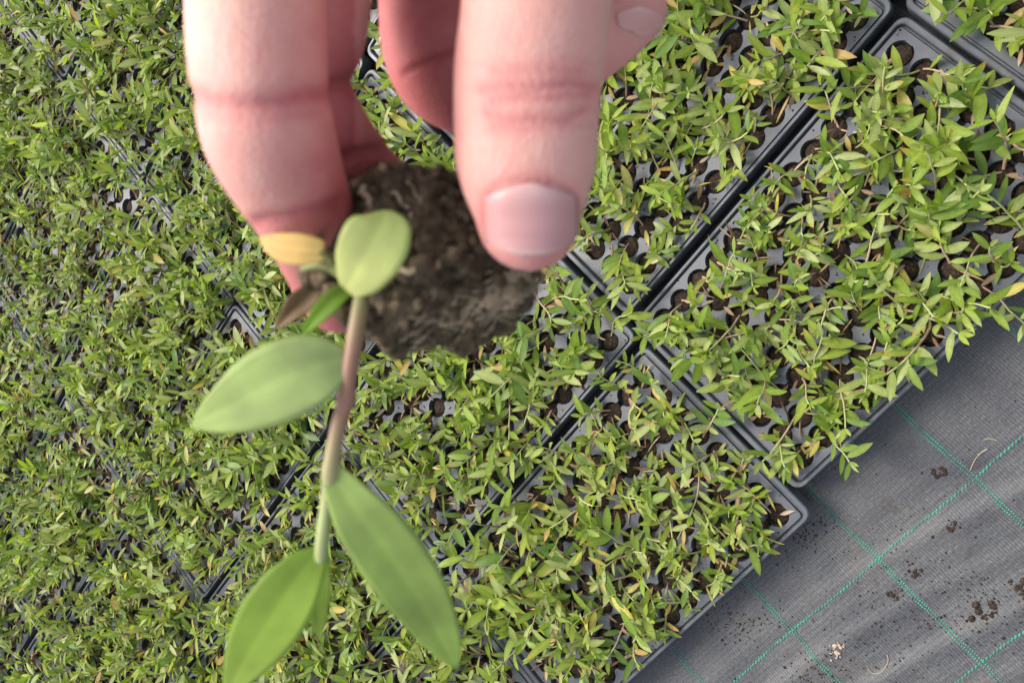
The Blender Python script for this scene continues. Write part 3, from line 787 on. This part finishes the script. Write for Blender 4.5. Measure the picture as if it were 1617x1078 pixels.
def nail(cx, y0, y1, hw, zlim, tiltx=0.0, lift=0.35, tone=(0.50, 0.255, 0.24)):
    nu, nv2 = 15, 17
    V, C, F = [], [], []
    for i in range(nv2):
        t = i/(nv2-1)
        w_ = hw*(1 - 0.62*max(0, (0.16-t)/0.16)**2.2)*(1 - 0.42*max(0, (t-0.80)/0.20)**2.2)
        for j in range(nu):
            s = 2*j/(nu-1)-1
            bow = -8*(1-s*s)*(1-t) + 10*(1-s*s)*t - 4*t
            px = cx + s*w_ + tiltx*t; py = y0 + (y1-y0)*t + bow
            d = FW*FPX + IR*(px-CX) + IU*(CY-py); d = d/np.linalg.norm(d)
            hit, nrm, idx, dist = bvh.ray_cast(Vector(CAM), Vector(d))
            if hit is None or (hit - Vector(CAM)).dot(Vector(FW)) > zlim/100:
                hit = Vector(V[-1]) if V else Vector(at(px, py, zlim-0.3)); nrm = Vector(-FW)
            else: hit = hit + Vector(nrm)*(lift/1000*(1-abs(s)**6*0.8)*(0.35+0.65*min(1, t*4)))
            V.append(np.array(hit))
            c = np.array(tone); lun = math.exp(-(((t-0.05)/0.16)**2 + (s/0.75)**2))
            c = c*(1-0.35*lun) + np.array((0.72, 0.52, 0.47))*0.35*lun
            if t > 0.93: c = 0.75*c + 0.25*np.array((0.72, 0.54, 0.46))
            C.append(c)
    V = np.array(V).reshape(nv2, nu, 3)
    for _ in range(3):
        W2 = V.copy(); W2[1:-1, 1:-1] = 0.5*V[1:-1, 1:-1] + 0.125*(V[2:, 1:-1]+V[:-2, 1:-1]+V[1:-1, 2:]+V[1:-1, :-2]); V = W2
    V = V.reshape(-1, 3)
    for i in range(nv2-1):
        for j in range(nu-1):
            k = i*nu+j; F.append((k, k+nu, k+nu+1, k+1))
    o = obj('fingernail', mesh_from('fingernail', V, F, M_NAIL, np.array(C)), hand)
    so_ = o.modifiers.new('thick', 'SOLIDIFY'); so_.thickness = 0.0005; so_.offset = 0
    return o
nail(839, 298, 397, 72, 14.4)
nail(1008, 18, 50, 38, 18.4, 6, 0.1, (0.56, 0.28, 0.245))

# ------------------------------------------------------------------ the held seedling
held = empty('held_seedling', at(590, 430, 15.2))
tag(held, 'blurred lifted seedling with four green leaves and a soil plug, pinched between thumb and fingers', 'seedling')
H0 = np.array(held.location)
def hobj(name, V, F, mat, colors=None, smooth=True, parent=None):
    par = parent or held
    o = obj(name, mesh_from(name, np.asarray(V) - H0, F, mat, colors, smooth), par)
    return o
# root plug: a tapered, crumbly frustum, its top (where the stem leaves) towards the image's lower corner
A = at(594, 402, 15.0); B_ = at(794, 420, 15.6)
ax = unit(B_-A); s1 = unit(np.cross(ax, FW)); s2 = np.cross(ax, s1)
bm = bmesh.new(); bmesh.ops.create_icosphere(bm, subdivisions=6, radius=1.0)
PVb = []
for v in bm.verts:
    c = v.co
    u = max(-1, min(1, c.x)); rr = math.hypot(c.y, c.z)
    # superellipsoid: flat ends, tapered sides
    sx = math.copysign(abs(u)**0.55, u); sr = rr**0.6 if rr > 0 else 0
    ang = math.atan2(c.z, c.y)
    radius = (0.0143 - 0.0022*sx)*sr
    Lh = np.linalg.norm(B_-A)/2 + 0.0042
    p = (A+B_)/2 + ax*Lh*sx + (s1*math.cos(ang) + s2*math.sin(ang))*radius
    q = Vector(p*1000)
    n1 = mnoise.fractal(q*0.22, 0.8, 2.1, 5); n2 = mnoise.noise(q*1.1)
    dirn = unit(p - (A+B_)/2)
    p = p + dirn*(0.0022*n1 + 0.0008*n2)
    v.co = Vector(p)
F = [tuple(v.index for v in f.verts) for f in bm.faces]; V = [np.array(v.co) for v in bm.verts]; bm.free()
plug = hobj('soil_plug', np.array(V), F, M_ROOTBALL)
pbvh = BVHTree.FromPolygons([tuple(v) for v in V], F)
CV, CF, n = [], [], 0
ctr = (A+B_)/2
for i in range(620):
    d = Vector(np.random.default_rng(i).normal(size=3)).normalized()
    hit, nrm, _, _ = pbvh.ray_cast(Vector(ctr) + d*0.06, -d)
    if hit is None: continue
    sz = random.uniform(0.0005, 0.0017)*(1.6 if random.random() < 0.1 else 1)
    vv, ff = lump(2000+i, sz, 0.8)
    CV.append(vv + np.array(hit)); CF += [tuple(a+n for a in f) for f in ff]; n += len(vv)
for i, (px, py, d, sz) in enumerate([(512, 360, 14.3, 0.0024), (503, 372, 14.4, 0.0016), (524, 352, 14.3, 0.0017), (498, 418, 14.3, 0.0018), (490, 436, 14.3, 0.0021), (508, 436, 14.2, 0.0022), (528, 462, 14.2, 0.0024), (512, 458, 14.4, 0.0018), (545, 372, 14.2, 0.0026), (536, 395, 14.3, 0.0026), (530, 425, 14.3, 0.0028), (548, 490, 14.4, 0.0026), (540, 340, 14.5, 0.0022)]):
    vv, ff = lump(3000+i, sz, 0.9, 2)
    CV.append(vv + at(px, py, d)); CF += [tuple(a+n for a in f) for f in ff]; n += len(vv)
cr = hobj('soil_crumbs', np.concatenate(CV), CF, M_ROOTBALL, parent=held); cr['kind'] = 'stuff'
def surf(px, py, lift=0.0004):
    d = FW*FPX + IR*(px-CX) + IU*(CY-py); d = d/np.linalg.norm(d)
    hit, nrm, _, _ = pbvh.ray_cast(Vector(CAM), Vector(d))
    return np.array(hit) + np.array(nrm)*lift if hit is not None else None
def root_between(pix, rad, lift=0.0006):
    pts = []
    dl = 15.0
    for a, b_ in catmull(pix, 5):
        q = surf(a, b_, lift)
        if q is None: q = at(a, b_, dl)
        else: dl = ((q-CAM) @ FW)*100
        pts.append(q)
    V, F, C = tube(np.array(pts), np.linspace(rad, rad*0.6, len(pts)), [(0.4, 0.3, 0.2)]*len(pts))
    hobj('root', np.array(V), F, M_ROOT)
root_between([(575, 303), (584, 322), (592, 340)], 0.0007, 0.001)
root_between([(618, 302), (636, 325), (650, 350), (640, 372)], 0.0004)
root_between([(636, 432), (665, 425), (692, 414)], 0.0006, 0.001)
root_between([(640, 290), (655, 300), (662, 325)], 0.0003)
for k in range(110):
    t = random.random()**0.45; x0 = 610 + 240*t + random.gauss(0, 8); y0 = 538 - 72*t**2.2 + random.gauss(-10 - 25*t, 16)
    dx = random.gauss(25, 14); dy = random.gauss(-14, 12)
    root_between([(x0-dx, y0-dy+random.gauss(0, 4)), (x0, y0+random.gauss(0, 5)), (x0+dx*0.8, y0+dy+random.gauss(0, 6))], random.uniform(0.00009, 0.00022), 0.0003)
# stem
st = catmull([(572, 470, 14.0), (563, 520, 13.9), (551, 590, 13.9), (544, 640, 14.0), (535, 668, 14.0), (524, 728, 14.1), (518, 785, 14.3), (509, 850, 14.5), (506, 885, 14.6)], 6)
spts = np.array([at(*p) for p in st]); tt = np.linspace(0, 1, len(spts))
srad = 0.00142 - 0.00035*tt + 0.0003*np.exp(-((tt-0.34)/0.035)**2) + 0.0003*np.exp(-((tt-0.66)/0.04)**2)
c0, c1, c2 = np.array((0.20, 0.20, 0.07)), np.array((0.26, 0.13, 0.08)), np.array((0.30, 0.34, 0.13))
scol = [c0*(1-min(t/0.2, 1)) + c1*min(t/0.2, 1) if t < 0.45 else c1*(1-min((t-0.45)/0.35, 1)) + c2*min((t-0.45)/0.35, 1) for t in tt]
V, F, C = tube(spts, srad, scol, 14)
hobj('stem', np.array(V), F, M_STEM, np.array(C))
root_base = np.array([at(572, 470, 14.0), at(578, 452, 14.3), at(585, 440, 14.8)])
V, F, C = tube(root_base, [0.0013, 0.0014, 0.0016], [scol[0]]*3, 12); hobj('stem', np.array(V), F, M_STEM, np.array(C))
def hero_leaf(mid, widths, c_base, c_tip, fold=0.16, roll=0.0, edge_curl=0.0, name='leaf', label=None, nc=11, wave=0.0):
    """mid: (px, py, depth_cm) along the midrib; widths: full widths in cm along it"""
    ctr = np.array([at(*p) for p in catmull(mid, 5)])
    n = len(ctr); t = np.linspace(0, 1, n)
    wd = np.interp(t, np.linspace(0, 1, len(widths)), widths)/200
    ker = np.array([0.25, 0.5, 0.25])
    wd = np.convolve(np.pad(wd, 1, 'edge'), ker, 'valid')
    wd[0] = widths[0]/200; wd[-1] = widths[-1]/200
    T = np.gradient(ctr, axis=0); T /= np.linalg.norm(T, axis=1)[:, None]
    V, C, A_ = [], [], []
    for i in range(n):
        s_ = unit(np.cross(T[i], -FW)); nn = np.cross(s_, T[i])
        if nn @ FW > 0: nn = -nn
        s_, nn = s_*math.cos(roll) + nn*math.sin(roll), nn*math.cos(roll) - s_*math.sin(roll)
        for j in range(nc):
            s = 2*j/(nc-1) - 1
            V.append(ctr[i] + s_*s*wd[i] + nn*(abs(s)*fold*wd[i] - edge_curl*s*s*wd[i] + wave*0.01*math.sin(t[i]*11+s)*abs(s)*wd[i]))
            c = np.array(c_base)*(1-t[i]) + np.array(c_tip)*t[i]
            c = c*(1.07 if abs(s) < 0.05 else 1.0)*(0.96 + 0.04*math.cos(s*9))
            C.append(c); A_.append(s)
    F = []
    for i in range(n-1):
        for j in range(nc-1):
            k = i*nc+j; F.append((k, k+1, k+nc+1, k+nc))
    o = hobj(name, np.array(V), F, M_HERO, np.array(C))
    a = o.data.attributes.new('across', 'FLOAT', 'POINT'); a.data.foreach_set('value', np.array(A_, dtype=np.float32))
    so_ = o.modifiers.new('thick', 'SOLIDIFY'); so_.thickness = 0.00025; so_.offset = 0
    if label: o['label'] = label
    return o
G1, G2 = (0.185, 0.300, 0.085), (0.150, 0.270, 0.045)
hero_leaf([(552, 566, 13.9), (500, 580, 13.7), (430, 608, 13.7), (365, 642, 13.9), (303, 672, 14.3)], [0.15, 0.90, 1.22, 1.25, 1.08, 0.68, 0.03], (0.41, 0.49, 0.21), (0.36, 0.46, 0.13), 0.05)
hero_leaf([(516, 732, 14.1), (560, 800, 14.2), (620, 880, 14.6), (675, 965, 15.2), (722, 1056, 15.9)], [0.18, 0.62, 1.02, 1.15, 1.10, 0.80, 0.03], (0.38, 0.48, 0.15), (0.34, 0.45, 0.10), 0.10)
hero_leaf([(506, 868, 14.6), (470, 915, 14.4), (430, 975, 14.5), (392, 1035, 14.7), (358, 1096, 15.1)], [0.18, 0.72, 1.02, 1.12, 0.98, 0.62, 0.03], (0.28, 0.41, 0.06), (0.29, 0.41, 0.055), 0.10)
hero_leaf([(509, 862, 14.6), (506, 910, 14.8), (503, 960, 15.0), (505, 1012, 15.3)], [0.16, 0.34, 0.42, 0.30, 0.02], (0.34, 0.46, 0.10), (0.34, 0.46, 0.05), 0.2)
hero_leaf([(548, 458, 13.3), (568, 424, 12.9), (588, 390, 12.7), (605, 356, 12.7), (612, 333, 12.9)], [0.28, 0.84, 0.99, 1.00, 0.80, 0.10], (0.52, 0.54, 0.20), (0.45, 0.53, 0.17), 0.12, edge_curl=0.10, label='rounded pale yellow-green seed leaf')
hero_leaf([(512, 396, 13.2), (480, 394, 13.1), (445, 390, 13.1), (412, 376, 13.2)], [0.28, 0.44, 0.48, 0.40, 0.06], (0.80, 0.62, 0.24), (0.82, 0.56, 0.22), 0.0, label='shrivelled yellow-orange leaf')
hero_leaf([(556, 450, 14.0), (530, 470, 13.9), (505, 495, 13.9), (476, 530, 14.0)], [0.16, 0.30, 0.32, 0.26, 0.03], (0.22, 0.34, 0.035), (0.17, 0.32, 0.02), 0.25)
hero_leaf([(520, 440, 14.4), (490, 465, 14.3), (462, 492, 14.3), (436, 518, 14.4)], [0.16, 0.34, 0.40, 0.26, 0.04], (0.20, 0.14, 0.07), (0.27, 0.17, 0.09), 0.6, wave=20, name='dry_leaf', label='withered brown leaf')
for k, pix in enumerate([[(548, 446, 13.4), (525, 415, 13.3), (505, 398, 13.2)], [(545, 436, 13.5), (510, 418, 13.5), (478, 425, 13.7)], [(525, 418, 13.5), (502, 385, 13.6), (512, 358, 13.9)]]):
    pp = np.array([at(*p) for p in catmull(pix, 5)])
    V, F, C = tube(pp, np.linspace(0.0009, 0.0006, len(pp)), [(0.16, 0.17, 0.04)]*len(pp), 8); hobj('stalk', np.array(V), F, M_STEM, np.array(C))
